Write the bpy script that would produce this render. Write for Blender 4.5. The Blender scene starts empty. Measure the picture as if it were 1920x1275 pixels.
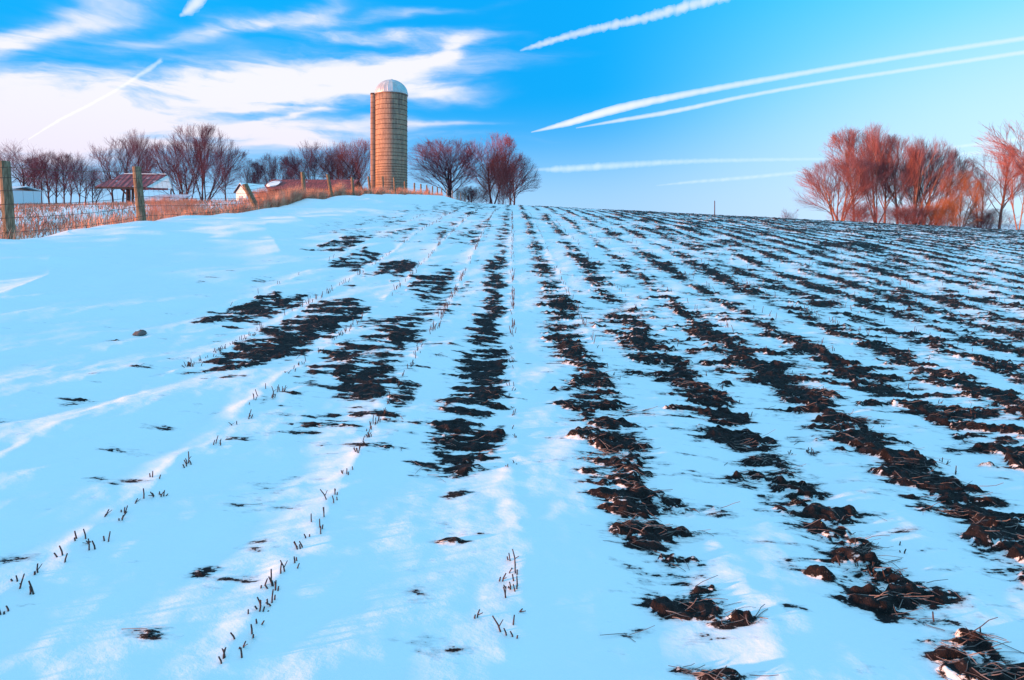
import bpy, math, random
import numpy as np

C = bpy.context.scene.collection
sc = bpy.context.scene
F = 1100.0      # focal length in photograph pixels (photo is 1920 wide)
EYE = 1.22      # camera height

# ------------------------------------------------------------------ camera
cam_d = bpy.data.cameras.new("camera")
cam = bpy.data.objects.new("camera", cam_d); C.objects.link(cam)
cam.location = (0, 0, EYE)
cam.rotation_euler = (math.radians(90), 0, 0)
cam_d.sensor_width = 36.0
cam_d.lens = 36.0 * F / 1920.0
cam_d.shift_y = -(637.5 - 420.0) / 1920.0
cam_d.clip_start = 0.05
cam_d.clip_end = 120000
sc.camera = cam

# ------------------------------------------------------------------ sun
SUN_AZ = math.atan2(-0.958, -0.287)          # direction TOWARDS the sun, measured from +Y
SUN_EL = math.radians(4.0)
sd = bpy.data.lights.new("sun", 'SUN'); sun = bpy.data.objects.new("sun", sd); C.objects.link(sun)
sd.energy = 5.0; sd.angle = math.radians(1.8); sd.color = (1.0, 0.40, 0.16)
ce = math.cos(SUN_EL)
sdir = (math.sin(SUN_AZ) * ce, math.cos(SUN_AZ) * ce, math.sin(SUN_EL))
from mathutils import Vector
sun.rotation_euler = Vector(sdir).to_track_quat('Z', 'Y').to_euler()
sun.location = (-60, -20, 40)

# ------------------------------------------------------------------ exposure
sc.view_settings.view_transform = 'Standard'
sc.view_settings.look = 'None'
sc.view_settings.exposure = 1.02
sc.view_settings.gamma = 1.0
sc.view_settings.use_curve_mapping = False

# ------------------------------------------------------------------ node helper
class NT:
    def __init__(s, tree): s.t = tree; s.n = tree.nodes; s.l = tree.links
    def new(s, typ, **kw):
        nd = s.n.new(typ)
        for k, v in kw.items(): setattr(nd, k, v)
        return nd
    def put(s, sock, v):
        if hasattr(v, 'is_output'): s.l.new(v, sock)
        elif v is not None: sock.default_value = v
    def math(s, op, a, b=None, c=None, clamp=False):
        m = s.new('ShaderNodeMath', operation=op, use_clamp=clamp)
        s.put(m.inputs[0], a); s.put(m.inputs[1], b) if b is not None else None
        if c is not None: s.put(m.inputs[2], c)
        return m.outputs[0]
    def mix(s, f, a, b, mode='MIX'):
        m = s.new('ShaderNodeMix', data_type='RGBA', blend_type=mode)
        s.put(m.inputs[0], f)
        for sock, v in ((m.inputs[6], a), (m.inputs[7], b)):
            if isinstance(v, tuple) and len(v) == 3: v = v + (1.0,)
            s.put(sock, v)
        return m.outputs[2]
    def noise(s, vec, scale, detail=4, rough=0.55, dist=0.0):
        m = s.new('ShaderNodeTexNoise')
        s.put(m.inputs['Vector'], vec); m.inputs['Scale'].default_value = scale
        m.inputs['Detail'].default_value = detail; m.inputs['Roughness'].default_value = rough
        m.inputs['Distortion'].default_value = dist
        return m.outputs['Fac']
    def mapping(s, vec, loc=(0,0,0), rot=(0,0,0), scale=(1,1,1), typ='POINT'):
        m = s.new('ShaderNodeMapping', vector_type=typ)
        s.put(m.inputs['Vector'], vec)
        if typ != 'NORMAL': m.inputs['Location'].default_value = loc
        m.inputs['Rotation'].default_value = rot; m.inputs['Scale'].default_value = scale
        return m.outputs[0]
    def mrange(s, v, a, b, c=0.0, d=1.0, kind='SMOOTHSTEP'):
        m = s.new('ShaderNodeMapRange', interpolation_type=kind)
        s.put(m.inputs[0], v)
        for i, x in enumerate((a, b, c, d)): m.inputs[i+1].default_value = x
        return m.outputs[0]
    def bump(s, h, strength, dist):
        m = s.new('ShaderNodeBump'); s.put(m.inputs['Height'], h)
        m.inputs['Strength'].default_value = strength; m.inputs['Distance'].default_value = dist
        return m.outputs[0]

def material(name):
    m = bpy.data.materials.new(name); m.use_nodes = True
    m.node_tree.nodes.clear()
    T = NT(m.node_tree)
    out = T.new('ShaderNodeOutputMaterial'); bs = T.new('ShaderNodeBsdfPrincipled')
    T.l.new(bs.outputs[0], out.inputs[0])
    return m, T, bs, out

# ------------------------------------------------------------------ world
def azel(px, py):
    u = (px - 960) / F; v = (420 - py) / F
    return math.atan(u), math.atan(v / math.sqrt(1 + u*u))

world = bpy.data.worlds.new("World"); sc.world = world; world.use_nodes = True
W = NT(world.node_tree); W.n.clear()
wout = W.new('ShaderNodeOutputWorld'); wbg = W.new('ShaderNodeBackground')
W.l.new(wbg.outputs[0], wout.inputs[0])
tc = W.new('ShaderNodeTexCoord')
sep = W.new('ShaderNodeSeparateXYZ'); W.l.new(tc.outputs['Generated'], sep.inputs[0])
az = W.math('ARCTAN2', sep.outputs[0], sep.outputs[1])
el = W.math('ARCSINE', sep.outputs[2])
comb = W.new('ShaderNodeCombineXYZ'); W.put(comb.inputs[0], az); W.put(comb.inputs[1], el)
ae = comb.outputs[0]
# clear sky: physical sky tinted, plus the clear-air gradient of the photograph
sky = W.new('ShaderNodeTexSky', sky_type='NISHITA'); sky.sun_disc = False
sky.sun_elevation = SUN_EL; sky.sun_rotation = SUN_AZ
sky.air_density = 1.2; sky.dust_density = 0.3; sky.ozone_density = 3.0
azf = W.mrange(az, -0.05, 0.95)
deep = W.mix(azf, (0.0, 0.42, 0.95), (0.0, 0.66, 1.12))
zen = W.mrange(el, 0.42, 1.2)
deep = W.mix(zen, deep, W.mix(W.mrange(sep.outputs[0], -0.8, 0.7), (1.05, 1.16, 1.22), (0.20, 0.78, 1.22)))
low = W.mix(azf, (0.36, 0.66, 1.0), (0.56, 0.68, 1.0))
el2 = W.mrange(W.math('MULTIPLY', el, W.math('MULTIPLY_ADD', azf, -0.35, 1.0)), 0.0, 0.22)
clear = W.mix(el2, low, deep)
brr = W.math('MULTIPLY', W.mrange(az, 0.12, 0.80), W.mrange(el, 0.46, 0.10))
clear = W.mix(W.math('MULTIPLY', W.mrange(W.math('ABSOLUTE', W.math('ADD', az, -0.02)), 0.45, 0.0), W.math('MULTIPLY', W.mrange(el, 0.04, 0.25), 0.5)), clear, (0.0, 0.36, 0.92))
clear = W.mix(W.math('MULTIPLY', brr, 0.85), clear, (0.62, 0.92, 1.12))
skyc = W.mix(1.0, clear, W.mix(1.0, sky.outputs[0], (0.012, 0.012, 0.012), 'MULTIPLY'), 'ADD')
# wispy cirrus: soft strokes in the direction sphere, warped and streaked by noise
wn = W.new('ShaderNodeTexNoise'); W.put(wn.inputs['Vector'], W.mapping(ae, scale=(5, 16, 1)))
wn.inputs['Scale'].default_value = 1.0; wn.inputs['Detail'].default_value = 5
vs = W.new('ShaderNodeVectorMath', operation='SUBTRACT'); W.put(vs.inputs[0], wn.outputs['Color']); vs.inputs[1].default_value = (0.5, 0.5, 0.5)
vm = W.new('ShaderNodeVectorMath', operation='MULTIPLY'); W.put(vm.inputs[0], vs.outputs[0]); vm.inputs[1].default_value = (0.16, 0.055, 0)
va = W.new('ShaderNodeVectorMath', operation='ADD'); W.put(va.inputs[0], ae); W.put(va.inputs[1], vm.outputs[0])
wae = va.outputs[0]
strokes = [(250, 130, 560, 120, -0.05, 0.26), (250, 250, 620, 70, 0.0, 0.38),   # px, py, half length, half width, slope of stroke in photo px (dy/dx), amount
    (250, 200, 430, 50, -0.17, 1.5), (560, 158, 330, 30, -0.10, 1.3), (760, 118, 120, 22, -0.22, 1.1),
    (850, 92, 42, 16, -0.5, 1.1), (740, 66, 150, 11, 0.02, 1.0), (600, 62, 120, 14, 0.1, 0.5),
    (480, 42, 220, 15, -0.22, 0.8), (120, 45, 240, 26, -0.27, 0.8), (90, 145, 130, 13, -0.05, 1.0),
    (5, 78, 45, 26, -0.4, 0.9), (800, 168, 110, 16, 0.05, 0.95), (590, 238, 170, 22, -0.02, 0.95),
    (520, 258, 110, 15, 0.08, 0.9), (150, 285, 330, 40, -0.02, .8), (540, 212, 110, 7, -0.22, 0.8),
    (820, 228, 90, 7, 0.02, 0.55), (-150, 225, 380, 55, 0.05, .8), (640, 195, 80, 9, 0.0, 0.5),
    (870, 255, 160, 7, 0.03, 0.25), (690, 30, 200, 10, -0.1, 0.5)]
tot = None
for (px, py, hl, hw, sl, am) in strokes:
    a0, e0 = azel(px, py); a1, e1 = azel(px + hl, py + hl*sl); b1 = azel(px, py - hw)[1]
    ang = math.atan2(e1 - e0, a1 - a0); L = math.hypot(a1 - a0, e1 - e0)
    mp = W.mapping(wae, loc=(a0, e0, 0), rot=(0, 0, ang), scale=(L, b1 - e0, 1), typ='TEXTURE')
    ln = W.new('ShaderNodeVectorMath', operation='LENGTH'); W.put(ln.inputs[0], mp)
    g = W.math('EXPONENT', W.math('MULTIPLY', W.math('POWER', ln.outputs['Value'], 2.0), -1.0))
    tot = W.math('MULTIPLY_ADD', g, am, tot if tot is not None else 0.0)
st1 = W.noise(W.mapping(wae, rot=(0, 0, 0.12), scale=(1.8, 24, 1)), 1.0, 6, 0.55, 0.6)
st2 = W.noise(W.mapping(wae, rot=(0, 0, -0.3), scale=(7, 26, 1)), 1.6, 6, 0.6, 0.3)
strk = W.math('ADD', W.math('MULTIPLY', st1, 0.65), W.math('MULTIPLY', st2, 0.45))
strk = W.mrange(strk, 0.34, 0.76)
cl = W.math('MULTIPLY', tot, W.math('MULTIPLY_ADD', strk, 1.25, 0.24))
# faint cirrus elsewhere on the left and behind the camera
elsew = W.math('MULTIPLY', W.mrange(W.noise(W.mapping(wae, rot=(0, 0, 0.2), scale=(1.6, 9, 1)), 1.0, 6, 0.6), 0.56, 0.8),
               W.mrange(az, -0.2, -1.2))
cl = W.math('ADD', cl, W.math('MULTIPLY', elsew, 0.6))
cf = W.mrange(cl, 0.05, 1.6, 0.0, 0.97)
ccol = W.mix(W.mrange(el, 0.02, 0.22), (0.88, 0.80, 0.98), (0.94, 0.93, 1.0))
fin = W.mix(cf, skyc, ccol)
W.put(wbg.inputs[0], fin); wbg.inputs[1].default_value = 0.51

# ------------------------------------------------------------------ numpy noise
def _hash(ix, iy, seed):
    h = (ix.astype(np.int64) * 374761393 + iy.astype(np.int64) * 668265263 + seed * 974634777) & 0xffffffff
    h = ((h ^ (h >> 13)) * 1274126177) & 0xffffffff
    return (h ^ (h >> 16)) & 0xffff
def perlin(x, y, seed=0):
    ix = np.floor(x); iy = np.floor(y); fx = x - ix; fy = y - iy
    ux = fx*fx*fx*(fx*(fx*6-15)+10); uy = fy*fy*fy*(fy*(fy*6-15)+10)
    def g(ax, ay, dx, dy):
        a = _hash(ax, ay, seed) * (2*math.pi/65536.0)
        return np.cos(a)*dx + np.sin(a)*dy
    n00 = g(ix, iy, fx, fy); n10 = g(ix+1, iy, fx-1, fy); n01 = g(ix, iy+1, fx, fy-1); n11 = g(ix+1, iy+1, fx-1, fy-1)
    a = n00 + ux*(n10-n00); b = n01 + ux*(n11-n01)
    return (a + uy*(b-a)) * 1.5
def fbm(x, y, seed, octv=3, gain=0.5):
    s = 0; a = 1.0; t = 0
    for o in range(octv):
        s = s + a*perlin(x*2**o, y*2**o, seed+o*17); t += a; a *= gain
    return s / t
def sst(a, b, x):
    t = np.clip((x-a)/(b-a), 0, 1); return t*t*(3-2*t)
def hermite(xs, ys):
    xs = np.array(xs, float); ys = np.array(ys, float)
    d = np.diff(ys)/np.diff(xs); m = np.zeros_like(xs); m[1:-1] = (d[:-1]+d[1:])/2; m[0] = d[0]; m[-1] = d[-1]
    def f(x):
        x = np.clip(x, xs[0], xs[-1]); i = np.clip(np.searchsorted(xs, x, 'right')-1, 0, len(xs)-2)
        h = xs[i+1]-xs[i]; t = (x-xs[i])/h
        return ((2*t**3-3*t*t+1)*ys[i] + (t**3-2*t*t+t)*h*m[i] + (-2*t**3+3*t*t)*ys[i+1] + (t**3-t*t)*h*m[i+1])
    return f
P = hermite([-60, -10, 0, 3, 6.4, 11, 15, 22, 30, 38, 50, 65, 100, 160, 240, 400, 4000],
            [-1.0, -0.15, 0, .07, .20, .56, .96, 1.50, 2.0, 2.42, 2.8, 3.15, 3.6, 3.6, 2.6, -1, -8])
ROW = 0.76
def base(X, Y):
    r = np.hypot(X, Y)
    lat = np.where(X > 0, -0.05*X, np.where(X > -9, -0.05*X, 0.45))
    lat = np.where(X < -10, 0.45 - 0.55*sst(10, 38, -X), lat)
    lat = np.maximum(lat, -6.0)
    z = P(Y) + lat
    # drift piled against the fence
    amp = 0.16 + 0.2*sst(20, 38, Y) + 0.55*sst(36, 66, Y)
    edge = -8.35 + 0.35*perlin(Y*0.35, Y*0+3.3, 5)
    rise = sst(-3.8, 0, X - edge - 3.8*0) * 0
    t = X - edge
    prof = np.where(t > 0, np.exp(-(t/2.6)**2), np.exp(-(t/0.55)**2))
    mod = 0.75 + 0.55*fbm(Y*0.42, X*0.12+7, 9, 3, 0.6) + 0.22*perlin(Y*1.7, X*0.5, 31)
    z = z + amp*prof*mod
    z = z - 0.19*np.exp(-((Y-18.5)/4.5)**2)*sst(-5.2, -7.6, X)*sst(-14, -10, X)
    # the low ground beyond the drift
    z = z - 0.10*sst(0.2, 1.2, -t)*(X > -30)
    far = sst(180, 900, r)
    z = z*(1-far) + (-7.5)*far
    return z
def ridge(X, Y, pts, amp, wl, wr):
    best = np.full(X.shape, 1e9); side = np.zeros(X.shape); along = np.zeros(X.shape)
    n = len(pts)-1
    for i in range(n):
        (x0, y0), (x1, y1) = pts[i], pts[i+1]
        dx, dy = x1-x0, y1-y0; L2 = dx*dx+dy*dy
        t = np.clip(((X-x0)*dx+(Y-y0)*dy)/L2, 0, 1)
        d = np.hypot(X-x0-t*dx, Y-y0-t*dy); s = np.sign((X-x0)*dy-(Y-y0)*dx)
        m = d < best
        best = np.where(m, d, best); side = np.where(m, s, side); along = np.where(m, (i+t)/n, along)
    w = np.where(side > 0, wr, wl)
    return amp*np.exp(-best/w)*sst(0, .25, along)*sst(1, .6, along)
def field(X, Y):
    """height of the ground surface and how bare of snow it is"""
    z = base(X, Y)
    near = (np.abs(X) < 130) & (Y < 135) & (Y > -6)
    Xw = X + 0.03*perlin(X*0.5, Y*0.6, 3) + 0.015*perlin(X*2, Y*1.7, 4)
    q = (Xw - 0.007)/ROW; k = np.floor(q+0.5); f = q - np.floor(q)
    rd = np.abs(q-k)*ROW
    fieldm = sst(-5.5, -3.6, X)
    s = np.cos(2*np.pi*(f-0.70)); s = s - .25*(1-s*s)
    n1 = fbm(X/0.40 + Y*0.5, Y/0.10 - X*0.6, 11, 3, 0.6)
    n3 = fbm(X/0.6, Y/(0.28+.03*np.clip(Y, 0, 30)), 23, 3, 0.6)
    n2 = fbm(X/0.16, Y/0.12, 37, 3, 0.6)
    n4 = fbm(X/3.5, Y/3.0, 51, 2)
    n6 = fbm((X+.25*Y)/0.55, Y/(0.10+.008*np.clip(Y,0,30)), 57, 2)
    n5 = fbm(X/0.9+3, Y/2.4, 77, 3, 0.6)
    c = np.full(X.shape, -2.2)
    wX = X + .13*perlin(X*2.2, Y*2.0, 301) + .10*perlin(X*7, Y*9, 303); wY = Y + (.5+.06*Y)*perlin(X*1.9, Y*1.1, 302) + .25*perlin(X*5, Y*4, 305)
    def patch(x0, x1, y0, y1, v, sx=0.12, sy=0.5):
        m = sst(x0-sx, x0+sx, wX)*sst(x1+sx, x1-sx, wX)*sst(y0-sy, y0+sy, wY)*sst(y1+sy, y1-sy, wY)
        return -2.2 + (v+2.2)*m
    P_ = [
        (-2.24, -1.56, 4.2, 6.7, 0.95, .10, .35), (-1.46, -0.86, 3.55, 6.8, 0.62, .10, .5), (-2.98, -2.33, 5.6, 6.9, 0.65, .1, .3),
        (-2.95, -2.35, 9.4, 11.6, .95, .1, .5), (-2.2, -1.6, 8.2, 10.2, .9, .1, .5), (-1.46, -.85, 7.4, 9.6, .75, .1, .5),
        (-3.8, -3.1, 10.8, 13.0, .85, .1, .4), (-.55, -.02, 2.45, 11.8, .05, .2, .7), (-1.0, -.3, 3.0, 3.25, -.1, .2, .2),
        (-1.0, -.55, 2.9, 9.0, -.45, .2, .6)]
    for a in P_: c = np.maximum(c, patch(*a))
    R = sst(0.0, 0.35, X)
    cr = -0.30 + 0.20*sst(3.2, 6.5, X)*sst(60, 8, Y) + 0.28*sst(12, 38, Y)*sst(.5, 4, X) + .32*sst(1.15, 1.6, X)*sst(3.2, 2.2, Y) + .12*sst(.9, 1.8, X)
    cr = cr - 0.5*sst(11, 14.5, Y)*sst(4.0, 1.0, X - 0.10*Y)   # snowier centre strips far up
    near_pen = sst(2.6, 1.6, Y - 0.42*np.clip(1.05-X, -1.2, 2.0) * 0)
    cr = cr - 1.15*near_pen*sst(1.35, .9, X) - .30*sst(2.6, 1.5, Y)*sst(.9, 1.3, X)
    c = np.maximum(c, -2.2 + (cr+2.2)*R)
    up = (X > -7)*(Y > 12.5)
    c = np.maximum(c, np.where(up & (X < 0.5), -0.78 + 0.1*sst(20, 35, Y), -2.2))
    for (px, py, rr, v) in [(0.565, 1.86, .10, .95), (-1.03, 1.93, .05, .9), (0.70, 1.80, .03, .9), (1.13, 1.95, .09, .9), (1.07, 2.07, .07, .8)]:
        c = c + (v - c*0.8)*np.exp(-(((X-px)/rr/1.3)**2 + ((Y-py)/rr)**2))
    c = np.where((X < .1) & (c > -2), c + 1.9*(fbm(X/.3+9, Y/(.07+.006*Y), 421, 2)), c)
    sp_ = perlin(X*5.1, Y*5.1, 401)*sst(-3.4, -2.6, X)
    c = np.maximum(c, np.where((Y < 6) & (X < .4) & (sp_ > .93), -.35+3*(sp_-.93), -2.2))
    ks = 0.86 - 0.16*sst(2.0, 5.0, X)
    ks = ks*np.where(X < -0.6, 0.35, 1)
    bare = c + ks*s + 2.3*n1*(.45+.55*sst(16, 6, Y)) + (1.35-.2*sst(10, 25, Y))*n3 + 1.5*n2*sst(40, 10, Y) + 0.9*n4 + 1.7*n6 + 2.1*np.clip(fbm(X/.22+5, Y/(.05+.012*np.clip(Y,0,30)), 411, 2)-.12, 0, 1)*sst(0., 2.5, X)
    bare = bare - 0.55*np.exp(-(rd/0.06)**2)*sst(30, 12, Y)*sst(3.0, 0.8, X)
    bare = bare*fieldm - 1.5*(1-fieldm)
    bare = np.where(near, bare, -0.6 + 0.0*X)
    # snow relief
    rowamp = sst(-4.6, -2.2, X)*sst(26, 14, Y)
    z = z + rowamp*(0.35+.65*sst(2.0, .4, X))*(0.004+0.007*perlin(X*3, Y*4, 61)+.005*perlin(X*9, Y*11, 62))*np.exp(-(rd/0.06)**2)*sst(-2.7, -2.0, X + .9*sst(3.0, 4.2, Y))
    z = z - rowamp*0.004*s*sst(6, 4, X)
    und = 0.036*fbm((X*0.8-Y*0.45)*1.5, (Y*0.8+X*0.45)*0.5, 71, 3, 0.45)
    z = z + und*sst(60, 20, Y) + 0.05*fbm(X*0.28, Y*0.22, 81, 2)*sst(1.5, 5, np.hypot(X, Y))
    z = z + (0.0018*fbm(X*8, Y*9, 91, 2) + 0.0105*fbm(X*2.6-Y, Y*2.0+X, 93, 3, .5))*sst(12, 4, Y)
    dr = sst(-2.3, -4.5, X)
    z = z + dr*0.09*fbm((X+0.5*Y)*0.38, (Y-.4*X)*0.30, 101, 3, 0.5)*sst(3, 7, Y)
    z = z + ridge(X, Y, [(-6.9, 8.9), (-6.25, 7.9), (-5.6, 7.1), (-5.25, 6.3), (-5.15, 5.6), (-5.0, 4.9)], 0.07, 0.9, 0.38)
    z = z + ridge(X, Y, [(-6.2, 14.8), (-5.4, 12.9), (-4.6, 11.4), (-4.0, 10.2), (-3.3, 9.6)], 0.05, 0.8, 0.6)
    z = z + ridge(X, Y, [(-7.6, 17.5), (-6.0, 15.8), (-4.6, 14.0), (-3.4, 12.6), (-2.4, 12.0)], 0.05, 0.6, 0.6)
    z = z + ridge(X, Y, [(-8.2, 30), (-6.5, 27), (-5.0, 25), (-4, 23.5)], 0.16, 1.2, 0.4)
    # clods of soil stand up out of the snow
    sb = sst(0.08, 0.85, bare)
    cl = np.abs(fbm(X/0.13, Y/0.13, 113, 3, 0.6)); cl2 = fbm(X/0.36, Y/0.30, 127, 2)
    tilled = 0.45 + 0.55*sst(-0.4, 0.4, X)
    z = z + sb*tilled*(0.008 + 0.055*cl + 0.022*np.clip(cl2+.1, -.2, 1))
    z = z + tilled*sst(8, 26, Y)*sb*0.05*np.clip(n3+.3, 0, 1)
    return z, bare
def gz(x, y):
    a = np.array([float(x)]); b = np.array([float(y)])
    return float(field(a, b)[0][0])

# ------------------------------------------------------------------ mesh helpers
def mesh_np(name, co, faces, mats, parent=None, smooth=False, mat_idx=None):
    """faces: (n,k) int array"""
    me = bpy.data.meshes.new(name)
    faces = np.asarray(faces, dtype=np.int32); co = np.asarray(co, dtype=np.float32)
    k = faces.shape[1]; n = len(faces)
    me.vertices.add(len(co)); me.vertices.foreach_set('co', co.ravel())
    me.loops.add(n*k); me.loops.foreach_set('vertex_index', faces.ravel())
    me.polygons.add(n); me.polygons.foreach_set('loop_start', np.arange(0, n*k, k, dtype=np.int32))
    me.polygons.foreach_set('loop_total', np.full(n, k, dtype=np.int32))
    me.polygons.foreach_set('use_smooth', np.full(n, smooth))
    for m in (mats if isinstance(mats, (list, tuple)) else [mats]): me.materials.append(m)
    me.update(calc_edges=True)
    o = bpy.data.objects.new(name, me); C.objects.link(o)
    if parent: o.parent = parent
    return o
class MB:
    """collects boxes / tubes / quads in one mesh"""
    def __init__(s): s.v = []; s.f = []
    def poly(s, pts, faces):
        b = len(s.v); s.v += [tuple(p) for p in pts]; s.f += [tuple(b+i for i in f) for f in faces]
    def box(s, x0, x1, y0, y1, z0, z1):
        s.poly([(x0,y0,z0),(x1,y0,z0),(x1,y1,z0),(x0,y1,z0),(x0,y0,z1),(x1,y0,z1),(x1,y1,z1),(x0,y1,z1)],
               [(0,3,2,1),(4,5,6,7),(0,1,5,4),(1,2,6,5),(2,3,7,6),(3,0,4,7)])
    def tube(s, pts, rad, n=8, cap=True):
        pts = [Vector(p) for p in pts]
        rad = rad if isinstance(rad, (list, tuple)) else [rad]*len(pts)
        b = len(s.v)
        for i, p in enumerate(pts):
            d = (pts[min(i+1, len(pts)-1)] - pts[max(i-1, 0)]).normalized()
            a = d.cross(Vector((0.31, 0.95, 0.05))).normalized() if abs(d.y) < 0.9 else d.cross(Vector((1, 0, 0))).normalized()
            c = d.cross(a)
            for j in range(n):
                t = 2*math.pi*j/n
                s.v.append(tuple(p + (a*math.cos(t) + c*math.sin(t))*rad[i]))
        for i in range(len(pts)-1):
            for j in range(n):
                s.f.append((b+i*n+j, b+i*n+(j+1) % n, b+(i+1)*n+(j+1) % n, b+(i+1)*n+j))
        if cap:
            s.f.append(tuple(b+j for j in range(n))[::-1]); s.f.append(tuple(b+(len(pts)-1)*n+j for j in range(n)))
    def prism(s, prof, y0, y1):      # profile in xz swept along y
        n = len(prof)
        s.poly([(x, y0, z) for x, z in prof] + [(x, y1, z) for x, z in prof],
               [tuple(range(n)), tuple(range(2*n-1, n-1, -1))] + [(i, i+n, (i+1) % n+n, (i+1) % n) for i in range(n)])
    def build(s, name, m, parent=None, smooth=False):
        me = bpy.data.meshes.new(name); me.from_pydata(s.v, [], s.f); me.materials.append(m)
        if smooth: me.polygons.foreach_set('use_smooth', [True]*len(me.polygons))
        me.update()
        o = bpy.data.objects.new(name, me); C.objects.link(o)
        if parent: o.parent = parent
        return o
def tag(o, label=None, cat=None, group=None, kind=None):
    if label: o['label'] = label
    if cat: o['category'] = cat
    if group: o['group'] = group
    if kind: o['kind'] = kind
    return o
def thing(name, label, cat, loc, rz=0, group=None):
    o = bpy.data.objects.new(name, None); C.objects.link(o); o.empty_display_size = 0.3
    o.location = loc; o.rotation_euler = (0, 0, rz)
    return tag(o, label, cat, group)
def at(px, d): return (px - 960)/F*d
def zt(py, d): return EYE + (420 - py)/F*d

# ------------------------------------------------------------------ ground material
gm, T, bs, _ = material('snow_and_soil')
geo = T.new('ShaderNodeNewGeometry'); pos = geo.outputs['Position']
att = T.new('ShaderNodeAttribute', attribute_name='bare')
fine = T.noise(pos, 38, 5, 0.65)
fine2 = T.noise(T.mapping(pos, rot=(0, 0, 0.25), scale=(13, 44, 30)), 1.0, 5, 0.7)
bb = T.math('ADD', att.outputs['Fac'], T.math('MULTIPLY', T.math('SUBTRACT', fine, 0.5), 1.5))
bb = T.math('ADD', bb, T.math('MULTIPLY', T.math('SUBTRACT', fine2, 0.5), 3.8))
fine3 = T.noise(T.mapping(pos, rot=(0, 0, 0.35), scale=(4.5, 15, 10)), 1.0, 4, 0.65)
bb = T.math('ADD', bb, T.math('MULTIPLY', T.math('SUBTRACT', fine3, 0.5), 3.4))
sf = T.mrange(bb, 0.02, 0.26)
soiln = T.noise(pos, 22, 5, 0.7)
soil = T.mix(T.mrange(soiln, 0.35, 0.72), (0.006, 0.004, 0.005), (0.034, 0.020, 0.020))
soil = T.mix(T.mrange(T.noise(pos, 95, 3, 0.6), 0.62, 0.74), soil, (0.14, 0.10, 0.09))
snow = T.mix(T.noise(pos, 3.0, 3), (0.86, 0.87, 0.89), (0.90, 0.91, 0.93))
thin = T.mrange(bb, -0.85, 0.10, 0.0, 0.34)   # crust so thin that the ground greys it
snow = T.mix(thin, snow, (0.16, 0.15, 0.17))
T.put(bs.inputs['Base Color'], T.mix(sf, snow, soil))
T.put(bs.inputs['Roughness'], T.math('MULTIPLY_ADD', sf, 0.25, 0.6))
bs.inputs['Specular IOR Level'].default_value = 0.25
hs = T.noise(pos, 60, 5, 0.65); hn = T.noise(T.mapping(pos, rot=(0, 0, 0.5), scale=(14, 22, 14)), 1.0, 5, 0.6)
hh = T.math('ADD', T.math('MULTIPLY', T.math('MULTIPLY', hs, sf), 3.0), T.math('MULTIPLY', hn, 0.42))
hh = T.math('ADD', hh, T.math('MULTIPLY', T.math('SUBTRACT', 1.0, sf), 0.5))
T.put(bs.inputs['Normal'], T.bump(hh, 0.75, 0.010))

# ------------------------------------------------------------------ ground sheets
def make_fan():
    ys = [0.55]; 
    while ys[-1] < 135:
        d = ys[-1]; ys.append(d + min(max(0.62*d*d/716, 0.004), 0.0115*d))
    ys = np.array(ys)
    us = np.linspace(-1.12, 1.12, 1450)
    us = np.concatenate([np.linspace(-2.0, -1.13, 90), us, np.linspace(1.13, 2.0, 90)])
    Y, U = np.meshgrid(ys, us, indexing='ij'); X = U*(Y+0.12)
    z, b = field(X.ravel(), Y.ravel())
    nr, ncol = Y.shape
    co = np.stack([X.ravel(), Y.ravel(), z], 1)
    i = np.arange(nr-1)[:, None]*ncol + np.arange(ncol-1)[None, :]
    i = i.ravel()
    faces = np.stack([i, i+1, i+ncol+1, i+ncol], 1)
    o = mesh_np('snowy_field', co, faces, gm, smooth=True)
    a = o.data.attributes.new('bare', 'FLOAT', 'POINT'); a.data.foreach_set('value', b.astype(np.float32))
    print('fan', nr, ncol)
    return tag(o, kind='structure')
make_fan()
def make_far():
    r = np.concatenate([np.linspace(0, 20, 30), np.geomspace(21, 30000, 150)])
    th = np.linspace(0, 2*math.pi, 361)[:-1]
    R_, TH = np.meshgrid(r, th, indexing='ij')
    X = (R_*np.sin(TH)).ravel(); Y = (R_*np.cos(TH)).ravel()
    z = base(X, Y)
    inside = (Y > 0.3) & (Y < 137) & (np.abs(X) < 2.05*(Y+.12))
    z = z - np.where(inside, 0.12 + 0.0025*np.hypot(X, Y), 0.0)
    z = z - np.where((~inside) & (Y < 30), 0.03, 0)
    nr, nt = R_.shape
    i = np.arange(nr-1)[:, None]*nt; j = np.arange(nt)[None, :]; j2 = (j+1) % nt
    faces = np.stack([(i+j).ravel(), (i+j2).ravel(), (i+nt+j2).ravel(), (i+nt+j).ravel()], 1)[:, ::-1]
    o = mesh_np('ground', np.stack([X, Y, z], 1), faces, gm, smooth=True)
    a = o.data.attributes.new('bare', 'FLOAT', 'POINT'); a.data.foreach_set('value', np.full(len(X), -0.45, np.float32))
    return tag(o, kind='structure')
make_far()

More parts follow.
